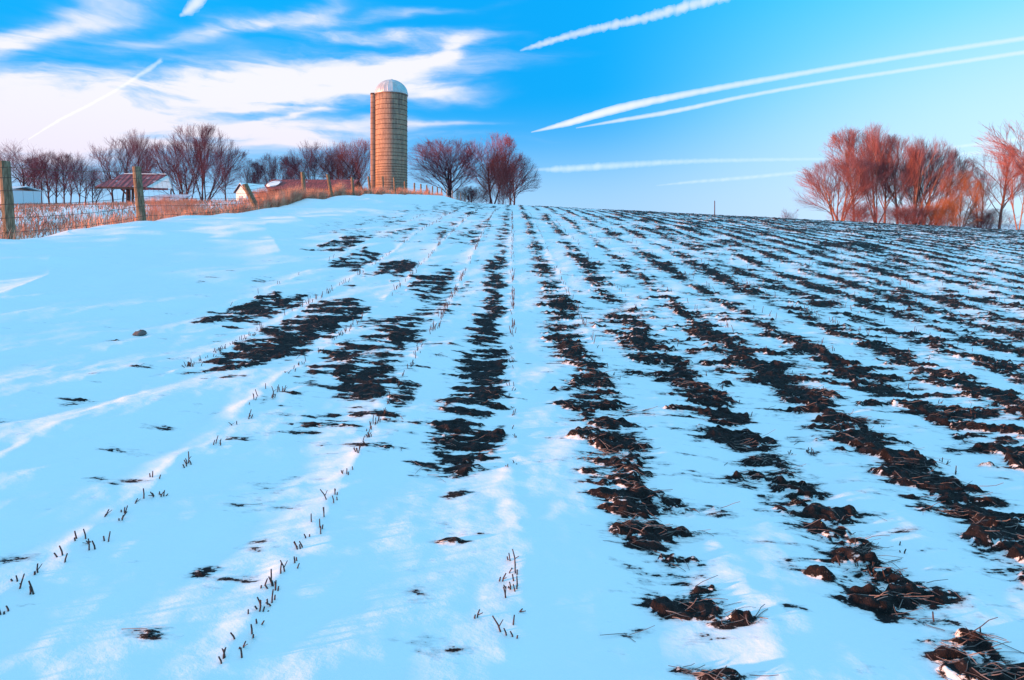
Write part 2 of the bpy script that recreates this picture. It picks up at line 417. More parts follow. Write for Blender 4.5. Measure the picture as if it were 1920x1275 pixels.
# ------------------------------------------------------------------ simple materials
def simple(name, c1, c2, scale=8, rough=0.9, metal=0.0, stretch=(1, 1, 1), bump=0.3, bd=0.01, spec=0.2, detail=5):
    m, T, bs, _ = material(name)
    tcn = T.new('ShaderNodeTexCoord'); v = T.mapping(tcn.outputs['Object'], scale=stretch)
    n = T.noise(v, scale, detail, 0.6)
    T.put(bs.inputs['Base Color'], T.mix(T.mrange(n, 0.35, 0.65), c1, c2))
    bs.inputs['Roughness'].default_value = rough; bs.inputs['Metallic'].default_value = metal
    bs.inputs['Specular IOR Level'].default_value = spec
    if bump: T.put(bs.inputs['Normal'], T.bump(n, bump, bd))
    return m
M_bark_l = simple('dark_bark', (0.045, 0.020, 0.026), (0.11, 0.055, 0.06), 3, stretch=(4, 4, 1), bd=.05)
M_twig_l = simple('purple_twigs', (0.11, 0.036, 0.055), (0.19, 0.066, 0.09), 2, bump=0)
M_twig_m = simple('mauve_twigs', (0.15, 0.042, 0.065), (0.25, 0.08, 0.10), 2, bump=0)
M_bark_r = simple('red_brown_bark', (0.22, 0.11, 0.085), (0.36, 0.19, 0.15), 3, stretch=(4, 4, 1), bd=.05)
M_twig_r = simple('red_twigs', (0.24, 0.085, 0.09), (0.38, 0.145, 0.145), 2, bump=0)
M_twig_o = simple('orange_willow_twigs', (0.34, 0.12, 0.055), (0.46, 0.18, 0.09), 2, bump=0)
M_brush = simple('red_brush_twigs', (0.27, 0.055, 0.06), (0.42, 0.10, 0.09), 2, bump=0)
M_post = simple('weathered_post_wood', (0.13, 0.085, 0.055), (0.30, 0.21, 0.14), 6, stretch=(6, 6, 0.8), bump=0.8, bd=.01)
M_wire = simple('rusty_wire', (0.10, 0.05, 0.04), (0.18, 0.10, 0.08), 20, rough=.6, metal=.6, bump=0)
M_grass = simple('dry_grass_blades', (0.50, 0.20, 0.13), (0.84, 0.46, 0.32), 1.5, bump=0)
M_weed = simple('dry_weed_stems', (0.30, 0.11, 0.08), (0.58, 0.27, 0.19), 1.5, bump=0)
M_straw = simple('straw', (0.08, 0.06, 0.06), (0.27, 0.21, 0.19), 9, bump=0)
M_stub = simple('stubble_stalk_skin', (0.035, 0.022, 0.022), (0.14, 0.09, 0.08), 30, bump=0)
M_snowcap = simple('roof_snow', (0.82, 0.83, 0.86), (0.88, 0.89, 0.92), 4, rough=.6)
M_rustroof = simple('rusty_red_roof', (0.10, 0.012, 0.018), (0.26, 0.060, 0.05), 1.2, rough=.7, stretch=(2.5, 1, 1), bump=0.2)
M_darkwood = simple('dark_shed_wood', (0.035, 0.020, 0.02), (0.10, 0.05, 0.045), 5, stretch=(1, 1, .3))
M_white = simple('white_wall_paint', (0.62, 0.60, 0.60), (0.76, 0.74, 0.74), 3, rough=.7)
M_greywall = simple('grey_blue_boards', (0.22, 0.24, 0.30), (0.38, 0.40, 0.46), 4, stretch=(4, 4, .4))
M_redwall = simple('dark_red_boards', (0.10, 0.02, 0.02), (0.22, 0.06, 0.05), 4, stretch=(5, 5, .4))
M_stone = simple('grey_stone', (0.07, 0.06, 0.06), (0.17, 0.14, 0.14), 12, bump=.6, bd=.02)

# ------------------------------------------------------------------ silo
SD = 95.0; SX = at(734, SD); sg = gz(SX, SD)
silo = thing('silo', 'tall round concrete stave silo with a pale metal dome and iron hoops', 'silo', (SX, SD, sg - 0.3))
SR = 29.3/F*SD; SH = zt(177, SD) - sg + 0.3
m_st, T, bs, _ = material('concrete_staves')
tcn = T.new('ShaderNodeTexCoord'); so = T.new('ShaderNodeSeparateXYZ'); T.put(so.inputs[0], tcn.outputs['Object'])
ang = T.math('MULTIPLY', T.math('ARCTAN2', so.outputs[1], so.outputs[0]), SR)
cv = T.new('ShaderNodeCombineXYZ'); T.put(cv.inputs[0], so.outputs[2]); T.put(cv.inputs[1], ang)
br = T.new('ShaderNodeTexBrick'); T.put(br.inputs['Vector'], cv.outputs[0])
br.inputs['Scale'].default_value = 1.0; br.inputs['Mortar Size'].default_value = 0.022; br.inputs['Mortar Smooth'].default_value = 0.3
br.inputs['Brick Width'].default_value = 0.76; br.inputs['Row Height'].default_value = 0.26
br.inputs['Color1'].default_value = (0.43, 0.27, 0.185, 1); br.inputs['Color2'].default_value = (0.33, 0.21, 0.15, 1)
br.inputs['Mortar'].default_value = (0.15, 0.10, 0.08, 1)
nz = T.noise(T.mapping(tcn.outputs['Object'], scale=(1.2, 1.2, .18)), 1.5, 6, 0.65)
topst = T.mrange(so.outputs[2], SH-4.0, SH)
stain = T.math('MULTIPLY', T.mrange(nz, 0.40, 0.66), T.math('MULTIPLY_ADD', topst, 0.6, 0.42))
c = T.mix(stain, br.outputs['Color'], (0.13, 0.085, 0.075))
c = T.mix(T.math('MULTIPLY', T.mrange(T.noise(tcn.outputs['Object'], .8, 4), .45, .7), .35), c, (0.46, 0.28, 0.18))
T.put(bs.inputs['Base Color'], c); bs.inputs['Roughness'].default_value = .9
T.put(bs.inputs['Normal'], T.bump(br.outputs['Fac'], -0.4, 0.03))
def ring_tube(R, z, r, n=64, k=6):
    co = []; fa = []
    for i in range(n):
        a = 2*math.pi*i/n
        for j in range(k):
            b = 2*math.pi*j/k; q = R + r*math.cos(b)
            co.append((q*math.cos(a), q*math.sin(a), z + r*math.sin(b)))
    for i in range(n):
        for j in range(k):
            fa.append((i*k+j, ((i+1) % n)*k+j, ((i+1) % n)*k+(j+1) % k, i*k+(j+1) % k))
    return co, fa
def revolve(prof, n=72, wob=None):
    co = []; fa = []
    for (r, z) in prof:
        for j in range(n):
            a = 2*math.pi*j/n; rr = r*(wob(j) if wob else 1); co.append((rr*math.cos(a), rr*math.sin(a), z))
    for i in range(len(prof)-1):
        for j in range(n): fa.append((i*n+j, i*n+(j+1) % n, (i+1)*n+(j+1) % n, (i+1)*n+j))
    return co, fa
co, fa = revolve([(SR, -1), (SR, SH/2), (SR, SH), (SR-.15, SH+.01)])
w = mesh_np('wall', co, fa, m_st, silo, smooth=False)
M_hoop = simple('rusty_hoop_iron', (0.05, 0.022, 0.015), (0.12, 0.05, 0.035), 3, metal=.3, rough=.7, bump=0)
zs = []; z = SH - 0.35; gap = 0.80
while z > 0.4:
    zs.append(z + 0.05*math.sin(z*37.0)); gap = 0.80 if z > SH*0.56 else (0.62 if z > SH*0.42 else 0.42); z -= gap
for z in zs:
    co, fa = ring_tube(SR+.012, z, 0.036); mesh_np('hoop', co, fa, M_hoop, silo, smooth=True)
M_dome = simple('galvanised_dome', (0.42, 0.42, 0.44), (0.58, 0.57, 0.60), 1.4, rough=.42, metal=.35, bump=.1, spec=.5, stretch=(1,1,.5))
prof = [(SR*1.03*math.cos(t), SH-.02 + SR*0.93*math.sin(t)) for t in np.linspace(0, math.pi/2*0.985, 20)]
co, fa = revolve(prof, 144, lambda j: 1.016 if j % 6 in (0,) else 1.0)
dome = mesh_np('dome_cap', co, fa, M_dome, silo, smooth=False)
co, fa = revolve([(SR*1.0, SH-.12), (SR*1.06, SH-.10), (SR*1.06, SH+.02), (SR*1.02, SH+.08)])
mesh_np('rim', co, fa, M_dome, dome, smooth=False)
co, fa = revolve([(.28, SH+SR*.92), (.22, SH+SR*.96), (0.02, SH+SR*.985)], 24); mesh_np('cap_vent', co, fa, M_dome, dome)
# chute on the left flank
M_chute = simple('chute_panels', (0.26, 0.16, 0.12), (0.36, 0.24, 0.18), 1.2, stretch=(1, 1, .3), bump=.1)
cx = -(SR+0.30); mb = MB(); mb.tube([(cx, -0.35, -1), (cx, -0.35, SH-.15)], 0.47, 20); ch = mb.build('chute', M_chute, silo)
for i in range(22):
    co, fa = ring_tube(0.482, SH-.6-i*.84, 0.022, 24, 4)
    r = mesh_np('chute_band', [(x+cx, y-.35, zz) for x, y, zz in co], fa, M_hoop, ch)
mb = MB(); mb.tube([(cx, -.35, SH-.16), (cx, -.35, SH-.02+.12)], [.5, .5], 20); mb.build('chute_hood', simple('dark_hood_metal', (.07,.04,.04), (.13,.08,.07)), ch)

# ------------------------------------------------------------------ farm buildings
def roof_prof(hw, h, th=0.12, over=0.35):
    return [(-hw-over, -over*h/hw), (0, h), (hw+over, -over*h/hw), (hw+over, -over*h/hw+th), (0, h+th*1.2), (-hw-over, -over*h/hw+th)]
def gable(name, label, cat, x0px, x1px, d, eave_py, ridge_py, depth, rz, wallm, roofm, ridge_along='x', base_drop=0.3):
    xa, xb = at(x0px, d), at(x1px, d); cx_, L = (xa+xb)/2, (xb-xa); g = gz(cx_, d)
    t = thing(name, label, cat, (cx_, d, g-base_drop), rz)
    he = zt(eave_py, d) - g + base_drop; hr = zt(ridge_py, d) - g + base_drop
    return t, L, he, hr
# long low barn with a rusty roof, ridge along x
t, L, he, hr = gable('long_barn', 'long low barn with a rust red roof left of the silo', 'barn', 512, 668, 88, 356, 338, 6, 0, M_redwall, M_rustroof)
mb = MB(); D2 = 3.2
mb.poly([(-L/2,-D2,0),(L/2,-D2,0),(L/2,-D2,he),(-L/2,-D2,he),(-L/2,D2,0),(L/2,D2,0),(L/2,D2,he),(-L/2,D2,he),(-L/2,0,hr-.1),(L/2,0,hr-.1)],
        [(0,1,2,3),(5,4,7,6),(0,3,8,7,4),(1,5,6,9,2)]); mb.build('wall', M_redwall, t)
mr, Tm, b_, _ = material('corrugated_rust_roof')
tcn = Tm.new('ShaderNodeTexCoord'); sx = Tm.new('ShaderNodeSeparateXYZ'); Tm.put(sx.inputs[0], tcn.outputs['Object'])
wv = Tm.math('SINE', Tm.math('MULTIPLY', sx.outputs[0], 14.0))
pn = Tm.noise(Tm.mapping(tcn.outputs['Object'], scale=(1.0, .25, .25)), 1.1, 4, 0.6)
pn2 = Tm.noise(Tm.mapping(tcn.outputs['Object'], scale=(3.0, .8, .8)), 1.5, 4, 0.6)
cc = Tm.mix(Tm.mrange(pn2, .35, .65), (0.15, 0.016, 0.022), (0.30, 0.050, 0.045))
cc = Tm.mix(Tm.mrange(pn, .60, .66), cc, (0.30, 0.24, 0.30))
Tm.put(b_.inputs['Base Color'], cc); b_.inputs['Roughness'].default_value = .65; Tm.put(b_.inputs['Normal'], Tm.bump(wv, .5, .02))
def slope_roof(L, D2, he, hr, th, mat, parent, over=.35, name='roof'):
    mb = MB(); k = (hr-he)/D2; o = over
    def slab(s):
        y0, z0, y1, z1 = s*(D2+o), he-k*o+.03, 0, hr+.03
        pts = [(-L/2-o, y0, z0), (L/2+o, y0, z0), (L/2+o, y1, z1), (-L/2-o, y1, z1)]
        top = [(x, y, z+th) for x, y, z in pts]
        mb.poly(pts+top, [(0,1,2,3),(7,6,5,4),(0,4,5,1),(1,5,6,2),(2,6,7,3),(3,7,4,0)])
    slab(-1); slab(1)
    return mb.build(name, mat, parent)
rf = slope_roof(L, D2, he, hr, .08, mr, t)
# patch of snow left at the roof's left end
mb = MB(); k = (hr-he)/D2
random.seed(4); pts = []
for i in range(18):
    a = 2*math.pi*i/18; pts.append((-L/2+.75+0.8*math.cos(a)*(1+.15*random.random()), -1.9+0.95*math.sin(a)*(1+.15*random.random())))
n = len(pts); zf = lambda y: hr+.115+k*y
mb.poly([(x, y, zf(y)) for x, y in pts]+[(x*.97-.02*0, y, zf(y)+.16) for x, y in pts], [tuple(range(n, 2*n))]+[(i, (i+1) % n, n+(i+1) % n, n+i) for i in range(n)])
mb.build('snow_patch', M_snowcap, rf)
for dx in (-3.4, 0.2, 3.6):
    mb = MB(); mb.box(dx-.6, dx+.6, -D2-.06, -D2-.003, 0.2, min(1.9, he-.2)); dr = mb.build('door', M_darkwood, t)
    mb = MB(); mb.box(dx+.42, dx+.5, -D2-.12, -D2-.062, 1.0, 1.2); mb.build('handle', M_wire, dr)

# small white shed with gable end towards the left front
d = 72; g = gz(at(475, d), d)
t = thing('white_shed', 'small white shed with snow on its roof behind the leaning post', 'shed', (at(472, d), d, g-.2), math.radians(-33))
he = zt(360, d)-g+.2; hr = zt(347, d)-g+.2; w2 = 1.05; L2 = 1.4
mb = MB(); mb.poly([(-w2,-L2,0),(w2,-L2,0),(w2,-L2,he),(0,-L2,hr),(-w2,-L2,he),(-w2,L2,0),(w2,L2,0),(w2,L2,he),(0,L2,hr),(-w2,L2,he)],
                   [(0,1,2,3,4),(9,8,7,6,5),(1,6,7,2),(5,0,4,9)]); mb.build('wall', M_white, t)
mb = MB(); kk = (hr-he)/w2; o = .22
for s in (-1, 1):
    q = [(s*(w2+o), -L2-o, he-kk*o+.03), (0, -L2-o, hr+.03), (0, L2+o, hr+.03), (s*(w2+o), L2+o, he-kk*o+.03)]
    mb.poly(q+[(x, y, z+.06) for x, y, z in q], [(0,1,2,3),(7,6,5,4),(0,4,5,1),(1,5,6,2),(2,6,7,3),(3,7,4,0)])
rf = mb.build('roof', M_darkwood, t)
mb = MB()
for s in (-1, 1):
    q = [(s*(w2+o*.8), -L2-o*.8, he-kk*o+.095), (0, -L2-o*.8, hr+.095), (0, L2+o*.8, hr+.095), (s*(w2+o*.8), L2+o*.8, he-kk*o+.095)]
    mb.poly(q+[(x, y, z+.09) for x, y, z in q], [(0,1,2,3),(7,6,5,4),(0,4,5,1),(1,5,6,2),(2,6,7,3),(3,7,4,0)])
mb.build('snow_cover', M_snowcap, rf)
mb = MB(); mb.box(-.4, .4, -L2-.05, -L2-.003, 0.1, 1.55); mb.build('door', M_greywall, t)

# open pole shed with rusty roof
d = 88; xa, xb = at(207, d), at(322, d); cx_ = (xa+xb)/2; L = xb-xa; g = gz(cx_, d)
t = thing('pole_shed', 'open sided pole shed with a streaked rusty red roof on dark posts', 'shed', (cx_, d, g-.2), math.radians(6))
he = zt(354, d)-g+.2; hr = zt(328, d)-g+.2; D2 = 3.4
rs, Tm, b_, _ = material('streaked_rust_roof')
tcn = Tm.new('ShaderNodeTexCoord'); sx = Tm.new('ShaderNodeSeparateXYZ'); Tm.put(sx.inputs[0], tcn.outputs['Object'])
pn = Tm.noise(Tm.mapping(tcn.outputs['Object'], scale=(2.4, .2, .2)), 1.5, 4, 0.6)
pn2 = Tm.noise(tcn.outputs['Object'], 1.3, 4, 0.6)
cc = Tm.mix(Tm.mrange(pn, .40, .60), (0.11, 0.016, 0.035), (0.24, 0.07, 0.09))
cc = Tm.mix(Tm.mrange(pn2, .60, .68), cc, (0.36, 0.36, 0.46))
Tm.put(b_.inputs['Base Color'], cc); b_.inputs['Roughness'].default_value = .6
Tm.put(b_.inputs['Normal'], Tm.bump(Tm.math('SINE', Tm.math('MULTIPLY', sx.outputs[0], 9.0)), .5, .03))
# roof: front slope is a trapezoid narrower at the ridge on its left, as the photo shows
mb = MB(); o = .3; x0r = -L/2+1.9; k = (hr-he)/D2
q = [(-L/2, -D2, he), (L/2-2.3, -D2, he), (L/2-.9, 0, hr), (x0r, 0, hr)]
mb.poly(q+[(x, y, z+.1) for x, y, z in q], [(0,1,2,3),(7,6,5,4),(0,4,5,1),(1,5,6,2),(2,6,7,3),(3,7,4,0)])
q = [(L/2-2.3, D2, he), (-L/2, D2, he), (x0r, 0.002, hr), (L/2-.9, 0.002, hr)]
mb.poly(q+[(x, y, z+.1) for x, y, z in q], [(0,1,2,3),(7,6,5,4),(0,4,5,1),(1,5,6,2),(2,6,7,3),(3,7,4,0)])
rf = mb.build('roof', rs, t)
mb = MB(); mb.box(-L/2+.02, L/2-2.32, -D2-.09, -D2-.004, he-.22, he+.06); mb.build('fascia', M_darkwood, rf)
mb = MB(); q = [(L/2-2.28, -D2, he), (L/2+1.2, -D2+.2, he-.1), (L/2-.88, 0, hr)]
mb.poly(q+[(x+.02, y+.12, z) for x, y, z in q], [(0,1,2),(5,4,3),(0,3,4,1),(1,4,5,2),(2,5,3,0)]); mb.build('gable_panel', M_white, t)
mb = MB(); mb.box(x0r+.4, L/2-1.0, -.22, .22, hr+.105, hr+.2); mb.build('snow_strip', M_snowcap, rf)
for (dx, dy, r) in [(-L/2+1.5, D2-.4, .10), (-L/2+3.2, D2-.4, .10), (-L/2+4.2, -D2+.5, .2), (-L/2+4.9, -D2+.5, .17), (L/2-3, -D2+.5, .1), (L/2-1.7, D2-.4, .1), (L/2-.4, D2-.4, .1)]:
    mb = MB(); mb.tube([(dx, dy, -.3), (dx, dy, he+.05)], r, 8); mb.build('post', M_darkwood, t)
mb = MB(); mb.tube([(-L/2+3.1, -D2+.5, he), (-L/2+4.2, -D2+.5, he-1.1)], .12, 6); mb.build('brace', M_darkwood, t)

# low grey lean-to, right of the pole shed
t, L, he, hr = gable('low_outbuilding', 'low grey outbuilding with a frosted roof under the big multi stemmed tree', 'shed', 274, 345, 80, 377, 365, 4, 0, M_greywall, M_snowcap)
mb = MB(); mb.box(-L/2, L/2, -1.6, 1.6, -.2, max(he, .5)); mb.build('wall', M_greywall, t)
mb = MB(); q = [(-L/2-.5, -1.9, he+.01), (L/2+.3, -1.9, he+.01), (L/2+.3, 1.8, hr), (-L/2+.9, 1.8, hr)]
mb.poly(q+[(x, y, z+.12) for x, y, z in q], [(0,1,2,3),(7,6,5,4),(0,4,5,1),(1,5,6,2),(2,6,7,3),(3,7,4,0)])
mb.build('roof', simple('frosted_roof', (.30,.32,.40), (.60,.62,.70), 2), t)
# pale panel building at the left edge of the frame
t, L, he, hr = gable('white_building', 'long low blue white building behind the thick leftmost post', 'building', -60, 50, 78, 357, 352, 5, 0, M_white, M_white)
mw, Tm, b_, _ = material('white_metal_panels')
tcn = Tm.new('ShaderNodeTexCoord'); sx = Tm.new('ShaderNodeSeparateXYZ'); Tm.put(sx.inputs[0], tcn.outputs['Object'])
pp = Tm.math('FRACT', Tm.math('MULTIPLY', sx.outputs[0], 0.8)); gp = Tm.mrange(pp, 0.0, .05)
Tm.put(b_.inputs['Base Color'], Tm.mix(gp, (.25,.26,.30), (.62, .64, .70)))
Tm.put(b_.inputs['Normal'], Tm.bump(Tm.math('SINE', Tm.math('MULTIPLY', sx.outputs[0], 40.0)), .3, .01))
mb = MB(); mb.box(-L/2, L/2, -2.4, 2.4, -.2, he); mb.build('wall', mw, t)
slope_roof(L, 2.4, he, hr+.1, .07, simple('white_roof_metal', (.60,.62,.66), (.74,.75,.80), 2), t, over=.15)

# ------------------------------------------------------------------ fence
FX = -8.95
fence = thing('fence', 'old farm fence of weathered round posts and woven wire along the snow drift', 'fence', (FX, 0, 0))
posts = [  # px of foot, px of top, py of top, foot depth, radius, label
    (22, 8, 303, 10.5, .088, 'thick leaning post at the left end of the fence'),
    (268, 256, 313, 14.0, .095, 'tall post beside the orange bush'),
    (492, 459, 346, 20.6, .105, 'short post leaning far to the left'),
    (573, 567, 323, 25.2, .085, None), (625, 614, 327, 28.6, .08, None), (664, 660, 333, 32.2, .08, None), (696, 691, 331, 36.5, .08, None),
    (720, 717, 331, 41, .08, None), (742, 739, 333, 45, .085, None), (761, 759, 340, 49.5, .08, None), (777, 777, 343, 54, .08, None),
    (790, 789, 345, 58, .08, None), (801, 800, 347, 62, .08, None), (811, 811, 349, 66, .08, None), (820, 820, 350, 70, .08, None),
    (829, 828, 352, 75, .08, None), (838, 838, 354, 80.7, .08, None), (848, 848, 357, 88, .08, None), (857, 857, 359, 96, .08, None), (864, 864, 361, 102, .08, None), (872, 872, 363, 111, .09, None), (878, 878, 366, 119, .09, None), (884, 884, 369, 128, .09, None)]
rng = random.Random(2)
tops = []
for (pf, pt, yt, dd, r, lb) in posts:
    xf = at(pf, dd); g = float(base(np.array([xf]), np.array([dd]))[0]); xt = at(pt, dd); ztop = zt(yt, dd)
    if ztop - g < .8: ztop = g + .8
    n = 9; mb = MB(); pl = []; rl = []
    for i in range(n):
        s = i/(n-1); pl.append((xf+(xt-xf)*s-FX+rng.uniform(-.004, .004), dd+rng.uniform(-.004, .004), g-.35+(ztop-g+.35)*s)); rl.append(r*(1.04-.10*s+rng.uniform(-.02, .02)))
    pl.append((pl[-1][0], pl[-1][1], pl[-1][2]+.012)); rl.append(r*.7)
    mb.tube(pl, rl, 12); po = mb.build('post', M_post, fence, smooth=False)
    if lb: po['label'] = lb
    tops.append(((xf-FX, dd, g), (xt-FX, dd, ztop)))
mb = MB(); mb.tube([(-10.2-FX, 7.0, .6), (-10.2-FX, 7.0, 2.2)], .08, 12); mb.build('post', M_post, fence)
tops.insert(0, ((-9.4-FX, 7.0, .9), (-9.4-FX, 7.0, 2.1)))
M_vert = []
for lv in (.12, .30, .47, .64, .80, .93):
    mb = MB()
    for (a, b), (a2, b2) in zip(tops[:-1], tops[1:]):
        A = Vector(a).lerp(Vector(b), lv); B = Vector(a2).lerp(Vector(b2), lv)
        pts = []
        for i in range(7):
            s = i/6; p = A.lerp(B, s); p.z -= .05*math.sin(math.pi*s); p.x += .02*rng.uniform(-1, 1); p.x += .09; pts.append(p)
        mb.tube(pts, .005, 4, cap=False)
    mb.build('wire', M_wire, fence)
for (a, b), (a2, b2) in list(zip(tops[:-1], tops[1:]))[:9]:
    mbv = MB(); L = (Vector(a2)-Vector(a)).length; k = int(L/.22)
    for i in range(1, k):
        s = i/k; lo = Vector(a).lerp(Vector(a2), s); hi = Vector(b).lerp(Vector(b2), s)
        p0 = lo.lerp(hi, .05); p1 = lo.lerp(hi, .80); p0.x += .09; p1.x += .09; p1.z -= .05*math.sin(math.pi*s); mbv.tube([p0, p1], .0022, 3, cap=False)
    mbv.build('wire_mesh', M_wire, fence)

# ------------------------------------------------------------------ grass
def blades(name, P0, hgt, wid, lean, mat, rs, segs=2):
    """P0 (n,3) roots; each blade a bent tapered strip"""
    n = len(P0); a = rs.uniform(0, 2*math.pi, n); f = rs.uniform(0, 2*math.pi, n)
    la = np.abs(rs.normal(0, lean, n)); dx = np.cos(f)*la; dy = np.sin(f)*la
    px, py = np.cos(a)*wid/2, np.sin(a)*wid/2
    V = np.zeros((n, 5, 3))
    for j, (t, w) in enumerate([(0, 1), (0, -1), (.55, .8), (.55, -.8), (1, 0)]):
        V[:, j, 0] = P0[:, 0] + dx*hgt*t*t + px*w; V[:, j, 1] = P0[:, 1] + dy*hgt*t*t + py*w
        V[:, j, 2] = P0[:, 2] + hgt*t*(1-.3*np.minimum(la, 1.2)*t)
    b = np.arange(n)[:, None]*5
    F_ = np.concatenate([b+np.array([[0, 1, 3]]), b+np.array([[0, 3, 2]]), b+np.array([[2, 3, 4]])])
    return mesh_np(name, V.reshape(-1, 3), F_, mat)
rs = np.random.RandomState(7)
# strip along the fence
Ys = []; Xs = []; Hs = []
while len(Ys) < 85000:
    y = 9 + 110*rs.rand()**1.25; x = -8.75 - abs(rs.normal(0, 1.1))
    px = 960 + F*x/y
    dens = 0.10 if px < 275 else (0.35 if px < 480 else 1.0)
    if y > 60: dens = .8
    cl_ = perlin(np.array([x*1.3]), np.array([y*.9]), 5)[0]
    if rs.rand() > dens*(0.55+cl_): continue
    Ys.append(y); Xs.append(x); Hs.append((.62 if px > 480 else .38)*(0.6+.55*rs.rand())*(1+.5*cl_)*(1.0 if y > 23 else .85)*(1 + .35*(y>45)))
Xs = np.array(Xs); Ys = np.array(Ys); Hs = np.array(Hs)
zb = base(Xs, Ys) - .05
tag(blades('dry_grass', np.stack([Xs, Ys, zb], 1), Hs, rs.uniform(.006, .014, len(Xs))*(1+Ys/60), .45, M_grass, rs), 'strip of dry orange grass standing along the fence line', 'dry grass', kind='stuff')
# weeds scattered over the lit farmyard snow beyond the fence
N = 1700; cys = 9 + 75*rs.rand(N)**1.5; cxs = -9.5 - 1.0*cys*rs.rand(N)**1.3
k = 26
X_ = (cxs[:, None] + rs.normal(0, .35, (N, k))).ravel(); Y_ = (cys[:, None] + rs.normal(0, .35, (N, k))).ravel()
kp = X_ < -9.2; X_ = X_[kp]; Y_ = Y_[kp]
tag(blades('dry_weeds', np.stack([X_, Y_, base(X_, Y_)-.03], 1), rs.uniform(.10, .34, len(X_)), rs.uniform(.008, .02, len(X_))*(1+Y_/50), .7, M_weed, rs), 'thin reddish weeds poking through the farmyard snow beyond the fence', 'weeds', kind='stuff')

# ------------------------------------------------------------------ trees
def tubes_np(Pt, R, sides):
    """Pt (m,n,3) polylines, R (m,n)"""
    m, n, _ = Pt.shape
    d = Pt[:, -1]-Pt[:, 0]; d = d/(np.linalg.norm(d, axis=1, keepdims=True)+1e-9)
    ref = np.where(np.abs(d[:, 2:3]) > .9, np.array([[1., 0, 0]]), np.array([[0, 0, 1.]]))
    a = np.cross(d, ref); a /= np.linalg.norm(a, axis=1, keepdims=True)+1e-9; b = np.cross(d, a)
    th = np.arange(sides)*2*math.pi/sides
    ring = a[:, None, :]*np.cos(th)[None, :, None] + b[:, None, :]*np.sin(th)[None, :, None]
    V = Pt[:, :, None, :] + ring[:, None, :, :]*R[:, :, None, None]
    base_ = np.arange(m)[:, None, None]*n*sides + np.arange(n-1)[None, :, None]*sides
    j = np.arange(sides)[None, None, :]; j2 = (j+1) % sides
    Fc = np.stack([base_+j, base_+j2, base_+sides+j2, base_+sides+j], -1).reshape(-1, 4)
    return V.reshape(-1, 3), Fc
def grow(rs, S, D, L, R, n, wander, trop, taper=.35):
    m = len(S); Pt = np.zeros((m, n, 3)); Pt[:, 0] = S; d = D.copy(); ds = np.zeros((m, n, 3)); ds[:, 0] = d
    for i in range(1, n):
        d = d + rs.normal(0, wander, (m, 3)); d[:, 2] += trop; d /= np.linalg.norm(d, axis=1, keepdims=True)
        Pt[:, i] = Pt[:, i-1] + d*(L/(n-1))[:, None]; ds[:, i] = d
    t = np.linspace(0, 1, n)[None, :]
    return Pt, R[:, None]*(1-(1-taper)*t), ds
def children(rs, Pt, Rr, ds, Lp, k, tmin, amin, amax, lr, rr, tdec):
    m, n, _ = Pt.shape; idx = np.repeat(np.arange(m), k)
    t = tmin + (1-tmin)*((np.tile(np.arange(k), m)+rs.rand(m*k))/k); t = np.clip(t, 0, .999)
    f = t*(n-1); i = f.astype(int); w = (f-i)[:, None]
    S = Pt[idx, i]*(1-w)+Pt[idx, i+1]*w; Dp = ds[idx, np.minimum(i+1, n-1)]
    rnd = rs.normal(0, 1, (m*k, 3)); rnd -= Dp*np.sum(rnd*Dp, 1, keepdims=True); rnd /= np.linalg.norm(rnd, axis=1, keepdims=True)
    a = rs.uniform(amin, amax, m*k)[:, None]
    D = Dp*np.cos(a)+rnd*np.sin(a)
    L = Lp[idx]*lr*(1-tdec*t)*rs.uniform(.7, 1.25, m*k)
    R = Rr[idx, i]*rr*rs.uniform(.7, 1.0, m*k)
    return S, D, L, R
